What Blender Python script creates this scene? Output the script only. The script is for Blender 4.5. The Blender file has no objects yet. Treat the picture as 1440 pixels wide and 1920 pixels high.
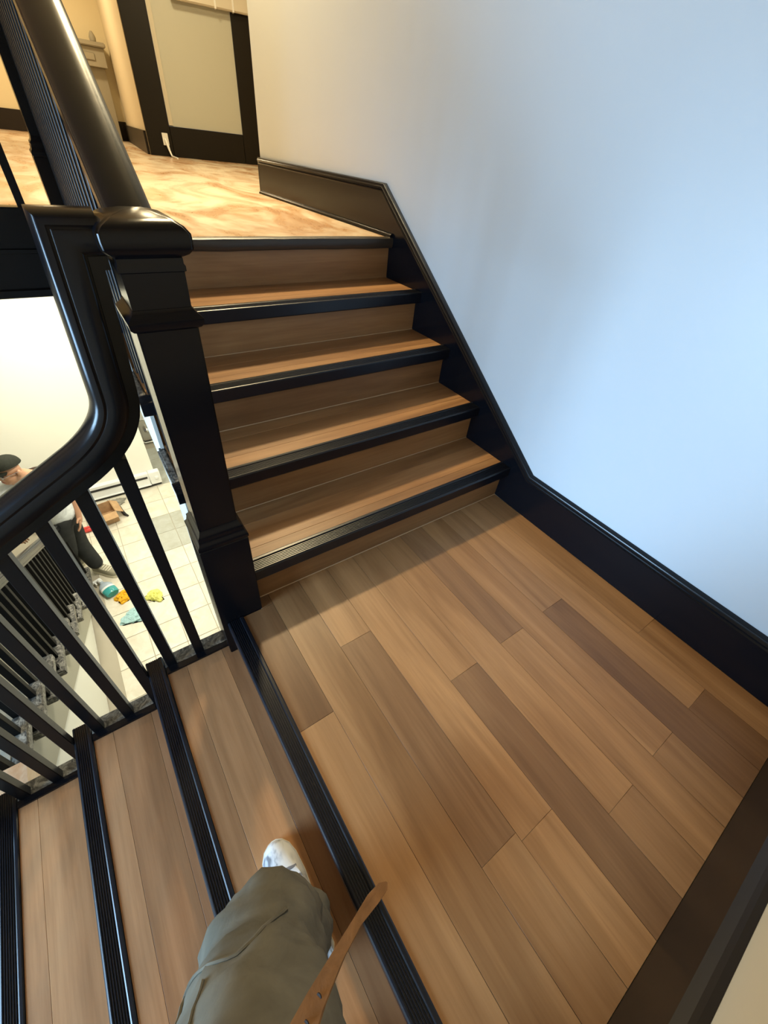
import bpy, bmesh, math, random
from mathutils import Matrix, Vector, noise as mnoise
random.seed(7)
S = bpy.context.scene
COL = S.collection

# ------------------------------------------------------------------ camera
cam = bpy.data.cameras.new('camera'); co = bpy.data.objects.new('camera', cam); COL.objects.link(co)
RT = ((0.8204074, -0.5645810, 0.0904434), (-0.3243380, -0.5897800, -0.7395705), (0.4708891, 0.5774149, -0.6669749))
m = Matrix.Identity(4)
for i in range(3):
    m[i][0] = RT[0][i]; m[i][1] = -RT[1][i]; m[i][2] = -RT[2][i]
m[0][3], m[1][3], m[2][3] = -0.207415, -0.901538, 1.224389
co.matrix_world = m
cam.sensor_fit = 'HORIZONTAL'; cam.sensor_width = 36; cam.lens = 18.8233; cam.clip_start = 0.02
S.camera = co

# ------------------------------------------------------------------ world, exposure, large lights
w = bpy.data.worlds.new('world'); S.world = w; w.use_nodes = True
w.node_tree.nodes['Background'].inputs[0].default_value = (0.75, 0.85, 1, 1)
w.node_tree.nodes['Background'].inputs[1].default_value = 0.15
S.view_settings.view_transform = 'Standard'; S.view_settings.look = 'None'
S.view_settings.exposure = 0.0; S.view_settings.gamma = 1; S.view_settings.use_curve_mapping = False

def area(name, loc, size, size_y, power, color, rot, shape='RECTANGLE', spread=180):
    l = bpy.data.lights.new(name, 'AREA'); l.shape = shape; l.size = size
    if shape in ('RECTANGLE', 'ELLIPSE'): l.size_y = size_y
    l.energy = power; l.color = color; l.spread = math.radians(spread)
    o = bpy.data.objects.new(name, l); o.location = loc; o.rotation_euler = rot; COL.objects.link(o)
    return o
# daylight entering by the window in the left wall (faces +X)
area('window_daylight', (-3.12, -0.35, 0.75), 1.3, 1.5, 70, (0.42, 0.69, 1.0), (0, math.radians(-79), math.radians(2)), 'RECTANGLE', 85)

# ------------------------------------------------------------------ materials
MATS = {}
def mat(name, col=(0.5, 0.5, 0.5), rough=0.5, metal=0.0, spec=0.5, coat=0.0, trans=0.0, emis=None, emis_s=0, objcol=False):
    if name in MATS: return MATS[name]
    M = bpy.data.materials.new(name); M.use_nodes = True
    b = M.node_tree.nodes['Principled BSDF']
    b.inputs['Base Color'].default_value = (*col, 1); b.inputs['Roughness'].default_value = rough
    b.inputs['Metallic'].default_value = metal; b.inputs['Specular IOR Level'].default_value = spec
    b.inputs['Coat Weight'].default_value = coat; b.inputs['Transmission Weight'].default_value = trans
    if emis: b.inputs['Emission Color'].default_value = (*emis, 1); b.inputs['Emission Strength'].default_value = emis_s
    if objcol:
        oi = M.node_tree.nodes.new('ShaderNodeObjectInfo'); M.node_tree.links.new(oi.outputs['Color'], b.inputs['Base Color'])
    MATS[name] = M
    return M
def N(M, t): return M.node_tree.nodes.new(t)
def L(M, a, b): M.node_tree.links.new(a, b)
def mixrgb(M, mode, fac, a, b):
    n = N(M, 'ShaderNodeMix'); n.data_type = 'RGBA'; n.blend_type = mode
    for inp, v in ((n.inputs[0], fac), (n.inputs[6], a), (n.inputs[7], b)):
        if hasattr(v, 'links'): L(M, v, inp)
        else: inp.default_value = v if not isinstance(v, tuple) else (*v, 1)
    return n.outputs[2]
def ramp(M, fac, stops):
    r = N(M, 'ShaderNodeValToRGB'); e = r.color_ramp.elements
    while len(e) < len(stops): e.new(0.5)
    for el, (p, c) in zip(e, stops): el.position = p; el.color = (*c, 1)
    L(M, fac, r.inputs[0]); return r.outputs[0]
def noise_tex(M, vec, scale, detail=4, rough=0.55, dist=0.0):
    n = N(M, 'ShaderNodeTexNoise'); n.inputs['Scale'].default_value = scale; n.inputs['Detail'].default_value = detail
    n.inputs['Roughness'].default_value = rough; n.inputs['Distortion'].default_value = dist
    if vec is not None: L(M, vec, n.inputs['Vector'])
    return n.outputs['Fac']
def coords(M, scale, rnd=True):
    tc = N(M, 'ShaderNodeTexCoord'); mp = N(M, 'ShaderNodeMapping'); mp.inputs['Scale'].default_value = scale
    L(M, tc.outputs['Object'], mp.inputs['Vector'])
    if rnd:
        oi = N(M, 'ShaderNodeObjectInfo'); mu = N(M, 'ShaderNodeMath'); mu.operation = 'MULTIPLY'; mu.inputs[1].default_value = 37.0
        L(M, oi.outputs['Random'], mu.inputs[0]); ad = N(M, 'ShaderNodeVectorMath'); ad.operation = 'ADD'
        L(M, mp.outputs[0], ad.inputs[0]); L(M, mu.outputs[0], ad.inputs[1]); return ad.outputs[0]
    return mp.outputs[0]
def bump(M, h, strength, dist=0.002):
    b = M.node_tree.nodes['Principled BSDF']; n = N(M, 'ShaderNodeBump'); n.inputs['Strength'].default_value = strength
    n.inputs['Distance'].default_value = dist; L(M, h, n.inputs['Height']); L(M, n.outputs[0], b.inputs['Normal'])
def wood(name, axis):
    M = mat(name, rough=0.42, spec=0.4); b = M.node_tree.nodes['Principled BSDF']
    s1 = {'y': (17, 1.3, 17), 'x': (1.3, 17, 17)}[axis]; s2 = {'y': (120, 5, 120), 'x': (5, 120, 120)}[axis]
    s3 = {'y': (9, 1.1, 9), 'x': (1.1, 9, 9)}[axis]
    v1, v2, v3 = coords(M, s1), coords(M, s2), coords(M, s3)
    n1 = noise_tex(M, v1, 1.0, 5, 0.6, 0.6); n2 = noise_tex(M, v2, 1.0, 3, 0.6); n3 = noise_tex(M, v3, 1.0, 2, 0.5, 1.2)
    c1 = ramp(M, n1, [(0.25, (0.205, 0.096, 0.039)), (0.45, (0.30, 0.153, 0.066)), (0.62, (0.385, 0.208, 0.094)), (0.8, (0.46, 0.27, 0.128))])
    c2 = ramp(M, n2, [(0.3, (0.72, 0.66, 0.6)), (0.6, (1, 1, 1))])
    c3 = ramp(M, n3, [(0.3, (0.62, 0.56, 0.5)), (0.5, (0.95, 0.94, 0.93)), (0.7, (1.12, 1.1, 1.05))])
    c = mixrgb(M, 'MIX', 0.45, c1, (0.345, 0.186, 0.074)); c = mixrgb(M, 'MULTIPLY', 0.40, c, c2); c = mixrgb(M, 'MULTIPLY', 0.55, c, c3)
    oi = N(M, 'ShaderNodeObjectInfo'); c = mixrgb(M, 'MULTIPLY', 1.0, c, oi.outputs['Color'])
    L(M, c, b.inputs['Base Color']); bump(M, n2, 0.06)
    return M
WX, WY = wood('wood_along_x', 'x'), wood('wood_along_y', 'y')

def black_paint():
    M = mat('black_gloss_paint', (0.0035, 0.004, 0.006), 0.22, spec=0.26); b = M.node_tree.nodes['Principled BSDF']
    v = coords(M, (1, 1, 1)); n = noise_tex(M, v, 60, 3); n2 = noise_tex(M, v, 9, 3)
    bump(M, n, 0.06, 0.001)
    return M
BLK = black_paint()
def nosing_mat():
    return mat('black_ribbed_vinyl', (0.005, 0.006, 0.010), 0.30, spec=0.4)
NOS = nosing_mat()
def brown_black():
    M = mat('brown_black_paint', (0.016, 0.011, 0.007), 0.42, spec=0.28); bump(M, noise_tex(M, coords(M, (1, 1, 1)), 40, 3), 0.08, 0.001); return M
BRN = brown_black()
def wall_paint(name, col, rough=0.45):
    M = mat(name, col, rough, spec=0.35); v = coords(M, (1, 1, 1), False)
    bump(M, noise_tex(M, v, 120, 3), 0.05, 0.001)
    n = noise_tex(M, v, 1.3, 3); b = M.node_tree.nodes['Principled BSDF']
    L(M, ramp(M, n, [(0.3, tuple(c * 0.97 for c in col)), (0.7, col)]), b.inputs['Base Color']); return M
WHT = wall_paint('white_wall_paint', (0.565, 0.605, 0.635), 0.38)
CRM = wall_paint('cream_wall_paint', (0.80, 0.71, 0.52), 0.5)
BEI = wall_paint('beige_wall_paint', (0.66, 0.59, 0.44), 0.5)
LOW = wall_paint('lower_wall_paint', (0.86, 0.86, 0.78), 0.5)
STG = wall_paint('grey_beige_stringer', (0.36, 0.345, 0.275), 0.5)  # stringer colour, darker than the wall below it
def worn():
    M = mat('worn_painted_stone', rough=0.5); v = coords(M, (1, 1, 1)); b = M.node_tree.nodes['Principled BSDF']
    n = noise_tex(M, v, 38, 6, 0.7, 1.2)
    L(M, ramp(M, n, [(0.38, (0.02, 0.02, 0.02)), (0.5, (0.12, 0.115, 0.10)), (0.66, (0.34, 0.33, 0.29))]), b.inputs['Base Color']); bump(M, n, 0.3, 0.002); return M
WRN = worn()
def subfloor():
    M = mat('smeared_subfloor', rough=0.28, spec=0.5); b = M.node_tree.nodes['Principled BSDF']
    v = coords(M, (1.0, 0.42, 1), False); v2 = coords(M, (1.3, 0.35, 1), False)
    a = noise_tex(M, v, 2.4, 7, 0.62, 1.6); c = noise_tex(M, v2, 3.0, 5, 0.65, 0.8); d = noise_tex(M, v, 3.2, 6, 0.7, 1.0)
    base = ramp(M, c, [(0.3, (0.42, 0.24, 0.13)), (0.7, (0.56, 0.36, 0.20))])
    sm = ramp(M, a, [(0.42, (0, 0, 0)), (0.6, (1, 1, 1))])
    col = mixrgb(M, 'MIX', sm, base, (0.66, 0.57, 0.44))
    dk = ramp(M, d, [(0.60, (0, 0, 0)), (0.72, (1, 1, 1))])
    col = mixrgb(M, 'MIX', mixrgb(M, 'MULTIPLY', 1.0, dk, (0.35, 0.35, 0.35)), col, (0.30, 0.17, 0.07))
    L(M, col, b.inputs['Base Color'])
    L(M, ramp(M, a, [(0.3, (0.22, 0.22, 0.22)), (0.7, (0.42, 0.42, 0.42))]), b.inputs['Roughness']); bump(M, d, 0.05, 0.002); return M
SUB = subfloor()
def tile_mat():
    M = mat('cream_floor_tile', rough=0.35, spec=0.45); b = M.node_tree.nodes['Principled BSDF']
    n = noise_tex(M, coords(M, (1, 1, 1)), 7, 6, 0.65, 0.8)
    c = ramp(M, n, [(0.35, (0.86, 0.83, 0.78)), (0.65, (1, 1, 1))]); oi = N(M, 'ShaderNodeObjectInfo')
    L(M, mixrgb(M, 'MULTIPLY', 1.0, c, oi.outputs['Color']), b.inputs['Base Color']); return M
TIL = tile_mat()
GRT = mat('tile_grout', (0.42, 0.38, 0.30), 0.9)
def cloth(name, col, scale=30, st=0.4):
    M = mat(name, col, 0.85, spec=0.2); b = M.node_tree.nodes['Principled BSDF']; v = coords(M, (1, 1, 1))
    n = noise_tex(M, v, scale, 5, 0.6, 0.5)
    L(M, ramp(M, n, [(0.3, tuple(c * 0.72 for c in col)), (0.7, tuple(min(1, c * 1.12) for c in col))]), b.inputs['Base Color'])
    bump(M, n, st, 0.004); return M
PANT = cloth('khaki_work_cloth', (0.135, 0.120, 0.088), 16, 0.35)
CHROME = mat('chrome', (0.7, 0.7, 0.68), 0.18, metal=1)
WPL = mat('white_enamel', (0.82, 0.84, 0.83), 0.3)
SKIN = mat('skin', (0.46, 0.25, 0.15), 0.55)

# ------------------------------------------------------------------ mesh helpers
WL = {}                                    # world location of every object that may be a parent
def link(name, me, material, parent, loc):
    o = bpy.data.objects.new(name, me); COL.objects.link(o)
    if material and not me.materials: me.materials.append(material)
    o.location = Vector(loc) - (WL[parent.name] if parent else Vector((0, 0, 0)))
    if parent: o.parent = parent
    WL[o.name] = Vector(loc)
    return o
def finish(name, bm, material, parent=None, smooth=False, origin=None):
    bmesh.ops.recalc_face_normals(bm, faces=bm.faces[:])
    vs = [v.co for v in bm.verts]
    if origin is None:
        lo = [min(v[i] for v in vs) for i in range(3)]; hi = [max(v[i] for v in vs) for i in range(3)]
        origin = Vector(((lo[0] + hi[0]) / 2, (lo[1] + hi[1]) / 2, lo[2]))
    bmesh.ops.translate(bm, verts=bm.verts[:], vec=-Vector(origin))
    me = bpy.data.meshes.new(name); bm.to_mesh(me); bm.free()
    if smooth:
        me.polygons.foreach_set('use_smooth', [True] * len(me.polygons))
        try: me.set_sharp_from_angle(angle=math.radians(38))
        except Exception: pass
    return link(name, me, material, parent, origin)
def add_box(bm, x0, x1, y0, y1, z0, z1, bev=0.0, seg=1):
    r = bmesh.ops.create_cube(bm, size=1.0)
    for v in r['verts']:
        v.co = Vector((x0 + (v.co.x + 0.5) * (x1 - x0), y0 + (v.co.y + 0.5) * (y1 - y0), z0 + (v.co.z + 0.5) * (z1 - z0)))
    if bev > 0:
        es = list({e for v in r['verts'] for e in v.link_edges})
        bmesh.ops.bevel(bm, geom=es, offset=bev, segments=seg, affect='EDGES', clamp_overlap=True)
def box(name, x0, x1, y0, y1, z0, z1, material, parent=None, bev=0.0, seg=1):
    bm = bmesh.new(); add_box(bm, x0, x1, y0, y1, z0, z1, bev, seg); return finish(name, bm, material, parent, smooth=bev > 0)
def prism(bm, poly, fn, a, b):
    """poly: 2-D outline; fn(u, v, t) -> 3-D; extruded from t=a to t=b"""
    A = [bm.verts.new(fn(u, v, a)) for u, v in poly]; B = [bm.verts.new(fn(u, v, b)) for u, v in poly]
    n = len(poly); bm.faces.new(A); bm.faces.new(B[::-1])
    for i in range(n): bm.faces.new((A[i], A[(i + 1) % n], B[(i + 1) % n], B[i]))
def sweep(bm, prof, path, fn, closed=True):
    """prof: (w, v) outline; path: 2-D points (a, b); fn(a, b, w) -> 3-D; mitred corners; v offsets along (tb, -ta)"""
    n = len(path); rings = []
    for i in range(n):
        P = Vector(path[i])
        d0 = (P - Vector(path[i - 1])).normalized() if i else None
        d1 = (Vector(path[i + 1]) - P).normalized() if i < n - 1 else None
        if d0 is None: d0 = d1
        if d1 is None: d1 = d0
        n0 = Vector((d0.y, -d0.x)); n1 = Vector((d1.y, -d1.x)); mt = (n0 + n1).normalized(); k = 1 / max(0.35, mt.dot(n0))
        rings.append([bm.verts.new(fn(P.x + mt.x * k * v, P.y + mt.y * k * v, wv)) for wv, v in prof])
    q = len(prof)
    for i in range(n - 1):
        for j in range(q if closed else q - 1):
            bm.faces.new((rings[i][j], rings[i][(j + 1) % q], rings[i + 1][(j + 1) % q], rings[i + 1][j]))
    bm.faces.new(rings[0]); bm.faces.new(rings[-1][::-1])
def tube(bm, pts, rad, seg=8, cap=True):
    rings = []; n = len(pts)
    for i, p in enumerate(pts):
        p = Vector(p); t = (Vector(pts[min(i + 1, n - 1)]) - Vector(pts[max(i - 1, 0)])).normalized()
        a = t.cross(Vector((0, 0, 1)));  a = a.normalized() if a.length > 1e-3 else Vector((1, 0, 0))
        b = t.cross(a).normalized(); r = rad[i] if isinstance(rad, (list, tuple)) else rad
        rings.append([bm.verts.new(p + (a * math.cos(2 * math.pi * k / seg) + b * math.sin(2 * math.pi * k / seg)) * r) for k in range(seg)])
    for i in range(n - 1):
        for k in range(seg): bm.faces.new((rings[i][k], rings[i][(k + 1) % seg], rings[i + 1][(k + 1) % seg], rings[i + 1][k]))
    if cap: bm.faces.new(rings[0]); bm.faces.new(rings[-1][::-1])
def lathe(bm, prof, cx, cy, z0, seg=24, sx=1.0, sy=1.0, rot=0.0):
    rings = []
    for r, z in prof:
        rings.append([bm.verts.new((cx + math.cos(2 * math.pi * k / seg + rot) * r * sx, cy + math.sin(2 * math.pi * k / seg + rot) * r * sy, z0 + z)) for k in range(seg)])
    for i in range(len(prof) - 1):
        for k in range(seg): bm.faces.new((rings[i][k], rings[i][(k + 1) % seg], rings[i + 1][(k + 1) % seg], rings[i + 1][k]))
    bm.faces.new(rings[0][::-1]); bm.faces.new(rings[-1])
def square_lathe(bm, prof, cx, cy):
    """square in plan: prof = (half width, z)"""
    rings = [[bm.verts.new((cx + sx * h, cy + sy * h, z)) for sx, sy in ((-1, -1), (1, -1), (1, 1), (-1, 1))] for h, z in prof]
    for i in range(len(prof) - 1):
        for k in range(4): bm.faces.new((rings[i][k], rings[i][(k + 1) % 4], rings[i + 1][(k + 1) % 4], rings[i + 1][k]))
    bm.faces.new(rings[0][::-1]); bm.faces.new(rings[-1])
def thing(name, loc, label=None, cat=None, group=None):
    o = bpy.data.objects.new(name, None); o.empty_display_size = 0.1; COL.objects.link(o); o.location = loc; WL[o.name] = Vector(loc)
    if label: o['label'] = label
    if cat: o['category'] = cat
    if group: o['group'] = group
    return o
def tag(o, label, cat=None, group=None):
    o['label'] = label
    if cat: o['category'] = cat
    if group: o['group'] = group
    return o
def struct(o, label=None):
    o['kind'] = 'structure'
    if label: o['label'] = label
    return o
def tint(o, *c):
    o.color = (*c, 1) if len(c) == 3 else (c[0], c[0], c[0], 1); return o

# ------------------------------------------------------------------ key dimensions (m; landing floor z = 0)
H, RUN, W = 0.18, 0.2685, 1.2227             # riser, going, inner face of the wall skirt
H2, RUN2, XE = 0.1769, 0.2787, -0.0789       # the flight below the landing; XE: wood edge of the landing
D = 1.2849                                   # baseboard face of the near wall
UP = 5 * H                                   # upper floor
ZF = -2.7                                    # tiled lower floor
WALLX = W + 0.018
TOP = 3.6

# ------------------------------------------------------------------ structure: walls, ceilings, floors
bm = bmesh.new(); add_box(bm, WALLX, WALLX + 0.12, -D - 0.15, 2.75, ZF, TOP)
struct(finish('wall_right', bm, WHT), 'white wall beside the stairs')
bm = bmesh.new(); add_box(bm, -3.2, WALLX, -D - 0.15, -D - 0.018, ZF, TOP)
struct(finish('wall_near', bm, BEI), 'beige wall along the near side of the landing')
bm = bmesh.new()                                                  # left wall with a window opening y -1.0..0.3, z 0..1.5
add_box(bm, -3.32, -3.2, -D - 0.15, -1.0, ZF, TOP); add_box(bm, -3.32, -3.2, 0.3, 11.0, ZF, TOP)
add_box(bm, -3.32, -3.2, -1.0, 0.3, ZF, 0.0); add_box(bm, -3.32, -3.2, -1.0, 0.3, 1.5, TOP)
struct(finish('wall_left', bm, LOW), 'pale wall with a window beyond the lower flight')
wd = box('window_1', -3.30, -3.24, -1.0, 0.3, 0.0, 0.06, WPL, None, 0.004); struct(wd, 'white framed window in the left wall')
for a in ((-1.0, 0.3, 1.44, 1.5), (-1.0, -0.94, 0.06, 1.44), (0.24, 0.3, 0.06, 1.44), (-0.94, 0.24, 0.73, 0.77)):
    box('window_frame', -3.30, -3.24, a[0], a[1], a[2], a[3], WPL, wd)
box('pane', -3.275, -3.27, -0.94, 0.24, 0.06, 1.44, mat('clear_glass', (1, 1, 1), 0.0, trans=1.0), wd)
struct(box('ceiling', -3.32, 4.2, -D - 0.15, 11.0, TOP, TOP + 0.1, CRM), 'ceiling above the stairwell')
# upper hall
bm = bmesh.new()
prism(bm, [(-0.10, RUN * 4 + 0.006), (WALLX, RUN * 4 + 0.006), (WALLX, 2.75), (4.0, 2.75), (4.0, 10.5), (-3.2, 10.5), (-3.2, 1.80), (-0.10, 1.80)], lambda u, v, t: (u, v, t), UP - 0.30, UP)
struct(finish('floor_upper', bm, SUB), 'bare smeared subfloor of the upper hall')
struct(box('wall_far', -3.2, 2.0, 10.5, 10.62, UP, TOP, wall_paint('yellow_wall_paint', (0.84, 0.74, 0.50), 0.5)), 'pale yellow far wall of the upper hall')
bm = bmesh.new()                                                  # side wall running back from the door, slightly skewed
prism(bm, [(1.30, 6.72), (1.42, 6.72), (1.86, 10.5), (1.74, 10.5)], lambda u, v, t: (u, v, t), UP, TOP)
struct(finish('wall_hall', bm, CRM), 'cream side wall left of the black door')
struct(box('wall_beyond', 1.36, 4.1, 2.75, 2.87, UP, TOP, CRM), 'return wall behind the white corner')
struct(box('wall_end', 4.0, 4.12, 2.87, 10.5, UP, TOP, CRM), 'end wall of the upper hall')
# lower hall
struct(box('wall_back', -3.2, -0.012, 4.65, 4.77, ZF, UP - 0.36, LOW), 'bright off-white wall of the lower hall')
struct(box('wall_recess', -0.012, 1.36, 5.85, 5.97, ZF, UP - 0.36, LOW), 'pale recessed wall beyond the heater')
struct(box('wall_side', 1.24, 1.36, 2.75, 5.97, ZF, UP - 0.31, LOW), 'side wall of the lower hall')
struct(box('ceiling_lower', -3.2, 1.36, 1.80, 5.97, UP - 0.36, UP - 0.302, LOW), 'ceiling of the lower hall')
struct(box('wall_under', -0.098, 1.23, 0.10, 0.75, ZF, -0.10, LOW), 'pale wall below the upper flight')
fl = struct(box('floor_lower', -3.2, 1.24, -D, 5.85, ZF - 0.1, ZF - 0.004, GRT), 'tiled floor of the lower hall')
tme = None; TW, TL = 0.307, 0.343
for i in range(-4, 5):
    for j in range(14):
        x0, y0 = -0.042 + TW * i, 1.155 + TL * j
        if x0 + TW > 1.235 or y0 + TL > 5.85 or (x0 < -1.1 and y0 < 3.0): continue
        if x0 < 0.2 and y0 + TL > 4.66 and x0 < -0.1: continue
        if y0 < 0.75 and x0 > -0.4: continue
        if tme is None:
            b_ = bmesh.new(); add_box(b_, -TW / 2 + 0.003, TW / 2 - 0.003, -TL / 2 + 0.003, TL / 2 - 0.003, -0.004, 0.0, 0.0015)
            tme = bpy.data.meshes.new('tile'); b_.to_mesh(tme); b_.free(); tme.materials.append(TIL)
        o = link('tile', tme, None, fl, (x0 + TW / 2, y0 + TL / 2, ZF))
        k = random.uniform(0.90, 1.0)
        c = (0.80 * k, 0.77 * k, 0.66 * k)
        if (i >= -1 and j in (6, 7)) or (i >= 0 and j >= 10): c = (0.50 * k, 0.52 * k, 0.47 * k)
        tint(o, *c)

# ------------------------------------------------------------------ landing floor with single planks
lf = struct(box('floor_landing', XE - 0.02, W, -D, 0.02, -0.10, -0.009, mat('plank_gap', (0.13, 0.07, 0.03), 0.8)), 'plank floor of the landing')
LIGHT, MID, DARK, GREY = (1.16, 1.14, 1.10), (0.96, 0.94, 0.92), (0.58, 0.54, 0.54), (0.76, 0.74, 0.76)
def plank(x0, x1, y0, y1, z1, c, material=WY, parent=lf, t=0.009):
    g = 0.0003; o = box('plank', x0 + g, x1 - g, y0 + g, y1 - g, z1 - t, z1, material, parent, 0.0005)
    k = random.uniform(0.95, 1.05); return tint(o, *[v * k for v in c])
xs = [XE + 0.007] + [0.035 + 0.1185 * i for i in range(10)] + [W]
cuts = [([-0.485], [DARK, MID]), ([], [MID]), ([-0.32, -0.98], [LIGHT, GREY, MID]), ([-1.0], [LIGHT, LIGHT]),
        ([-0.603], [LIGHT, GREY]), ([-1.092], [LIGHT, MID]), ([-0.596], [GREY, LIGHT]), ([-1.086], [LIGHT, MID]),
        ([-0.59], [MID, DARK]), ([-1.08], [MID, DARK]), ([-0.84], [MID, MID])]
for i, (cs, cl) in enumerate(cuts):
    ys = [-0.049 if i == 0 else 0.0] + cs + [-D]
    for j in range(len(ys) - 1): plank(xs[i], xs[i + 1], ys[j + 1], ys[j], 0.0, cl[j])
plank(-0.008, xs[1], -0.049, 0.0, 0.0, DARK)

# ------------------------------------------------------------------ ribbed nosing profile (u: back -> front, v: up), overall 60 mm
def nosing_poly(wd=0.060, hh=0.045, back=0.014):
    p = [(0, -0.010), (0, 0.003), (0.003, 0.0045), (back - 0.003, 0.0045), (back, 0.003)]
    n = 6; x = back; st = (wd - back - 0.006) / n
    for i in range(n): p += [(x + st * 0.15, 0.0006), (x + st * 0.5, 0.0006), (x + st * 0.62, 0.003), (x + st, 0.003)]; x += st
    p += [(wd - 0.003, 0.002), (wd, -0.002), (wd, -hh + 0.004), (wd - 0.003, -hh), (wd - 0.014, -hh), (wd - 0.018, -0.012)]
    return p

# ------------------------------------------------------------------ upper flight (five risers)
fa = thing('stair_flight', (0.55, 0.0, 0.0), 'short wooden flight climbing from the landing to the bare upper floor', 'stairs')
rc = [(0.72, 0.68, 0.64), (0.92, 0.88, 0.82), (0.66, 0.60, 0.56), (0.82, 0.76, 0.70), (0.86, 0.82, 0.76)]
XL = -0.015
for k in range(5):
    y = k * RUN; xl = -0.012 if k == 0 else -0.10
    o = box('riser', xl, W, y, y + 0.012, k * H - (0.0 if k == 0 else 0.03), (k + 1) * H - 0.012, WX, fa, 0.0008); tint(o, *rc[k])
    if k < 4:
        bm = bmesh.new(); prism(bm, [(0, 0), (-0.0022, 0), (0, 0.0022)], lambda u, v, t: (t, y - 0.0001 + u, k * H + 0.0002 + v), -0.003 if k == 0 else -0.09, W); finish('caulk_line', bm, mat('tan_caulk', (0.42, 0.27, 0.14), 0.6), fa)
tc_ = [(1.0, 0.96, 0.9), (0.9, 0.86, 0.8), (1.05, 1.0, 0.94)]
for k in range(1, 5):
    z = k * H; y0 = (k - 1) * RUN + 0.0235; y1 = k * RUN - 0.0005
    t = box('tread', XL if k == 1 else -0.118, W, (k - 1) * RUN + 0.013, k * RUN - 0.0005, z - 0.035, z - 0.0095, BLK, fa)
    ed = [y0, y0 + (0.045, 0.062, 0.05, 0.07)[k - 1], y0 + (0.165, 0.175, 0.15, 0.18)[k - 1], y1]
    for j in range(3): plank(XL if k == 1 else -0.098, W, ed[j], ed[j + 1], z, tc_[(k + j) % 3] if j != 2 else (0.84, 0.79, 0.73), WX, t)
    bm = bmesh.new(); prism(bm, nosing_poly(), lambda u, v, s: (s, (k - 1) * RUN + 0.0235 - u, z + v), -0.010 if k == 1 else -0.130, W)
    finish('nosing', bm, NOS, fa)
    if k > 1:
        r_ = box('tread_end', -0.126, -0.0985, (k - 1) * RUN - 0.02, k * RUN - 0.02, z - 0.036, z + 0.001, WRN, fa, 0.006, 2)
# top nosing, scraped and dark
bm = bmesh.new(); yt = 4 * RUN
prism(bm, [(0.004, -0.006), (0.004, 0.004), (-0.022, 0.004), (-0.03, 0.0), (-0.034, -0.012), (-0.032, -0.034), (-0.026, -0.042), (-0.012, -0.043), (-0.0005, -0.043)],
      lambda u, v, s: (s, yt + u, UP + v), -0.10, W)
bmesh.ops.subdivide_edges(bm, edges=[e for e in bm.edges if abs(e.verts[0].co.x - e.verts[1].co.x) > 0.5], cuts=40)
for v in bm.verts:
    q = mnoise.noise(Vector((v.co.x * 9, 3.1, v.co.z * 20))); v.co.y += q * 0.004; v.co.z += q * 0.002
finish('top_nosing', bm, mat('scraped_dark_wood', (0.035, 0.026, 0.018), 0.4), fa, True)
# outer string below the tread ends (well side)
bm = bmesh.new()
prism(bm, [(0.10, -0.10), (0.10, 0.13)] + [p for k in range(1, 5) for p in ((k * RUN - 0.01, k * H - 0.045), (k * RUN - 0.01, (k + 1) * H - 0.045))] + [(4 * RUN + 0.2, UP - 0.045), (4 * RUN + 0.2, 4 * H - 0.25), (0.75, 0.20)],
      lambda u, v, t: (t, u, v), -0.112, -0.1005)
finish('outer_string', bm, LOW, fa)

# ------------------------------------------------------------------ flight below the landing
fb = thing('stair_flight', (-0.5, -0.65, -4 * H2), 'wooden flight descending to the left with ribbed black nosings', 'stairs')
seams = {1: [-0.287, -0.166], 2: [-0.57, -0.45], 3: [-0.853, -0.73]}
sc = {1: [(0.95, 0.88, 0.92), (1.22, 1.15, 1.20), (0.82, 0.75, 0.80)], 2: [(1.2, 1.12, 1.2), (1.1, 1.02, 1.1), (0.98, 0.9, 1.0)], 3: [(1.25, 1.18, 1.25), (1.35, 1.28, 1.35), (1.1, 1.05, 1.1)]}  # plank tones, with pale pinkish daylight painted into these steps
YB = 0.0                                       # front of the shoe strip under the balusters
for k in range(0, 4):
    xe = XE - k * RUN2; z = -k * H2
    y1 = -0.049 if k == 0 else YB - 0.002
    bm = bmesh.new(); prism(bm, nosing_poly(0.054, 0.042, 0.013), lambda u, v, s: (xe + 0.0075 - u, s, z + v), -D, y1 if k == 0 else 0.062)
    finish('nosing', bm, NOS, fb)
    o = box('riser', xe - 0.026, xe - 0.014, -D, 0.045 if k else -0.049, z - H2 + 0.0005, z - 0.0125, WY, fb, 0.0008); tint(o, 0.75, 0.72, 0.7)
    if k:
        x1 = XE - (k - 1) * RUN2 - 0.0265
        t = box('tread', xe - 0.013, x1, -D, 0.0, z - 0.035, z - 0.0095, BLK, fb)
        ed = [xe + 0.008] + seams[k] + [x1]
        for j in range(3): plank(ed[j], ed[j + 1], -D, YB - 0.002, z, sc[k][j], WY, t)
        box('tread_end', xe + 0.008, x1 + 0.012, YB + 0.001, 0.060, z - 0.036, z + 0.004, WRN, fb, 0.003)
        # thick, brushy paint strip between planks and balusters
        bm = bmesh.new(); add_box(bm, xe + 0.010, x1, YB - 0.016, YB + 0.006, z - 0.0005, z + 0.010)
        bmesh.ops.subdivide_edges(bm, edges=bm.edges[:], cuts=5)
        for v in bm.verts:
            if v.co.z > z + 0.004: v.co.z += mnoise.noise(v.co * 60) * 0.002
            v.co.y += mnoise.noise(v.co * 45) * 0.0025
        finish('base_strip', bm, BLK, fb, True)
bm = bmesh.new()
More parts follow.
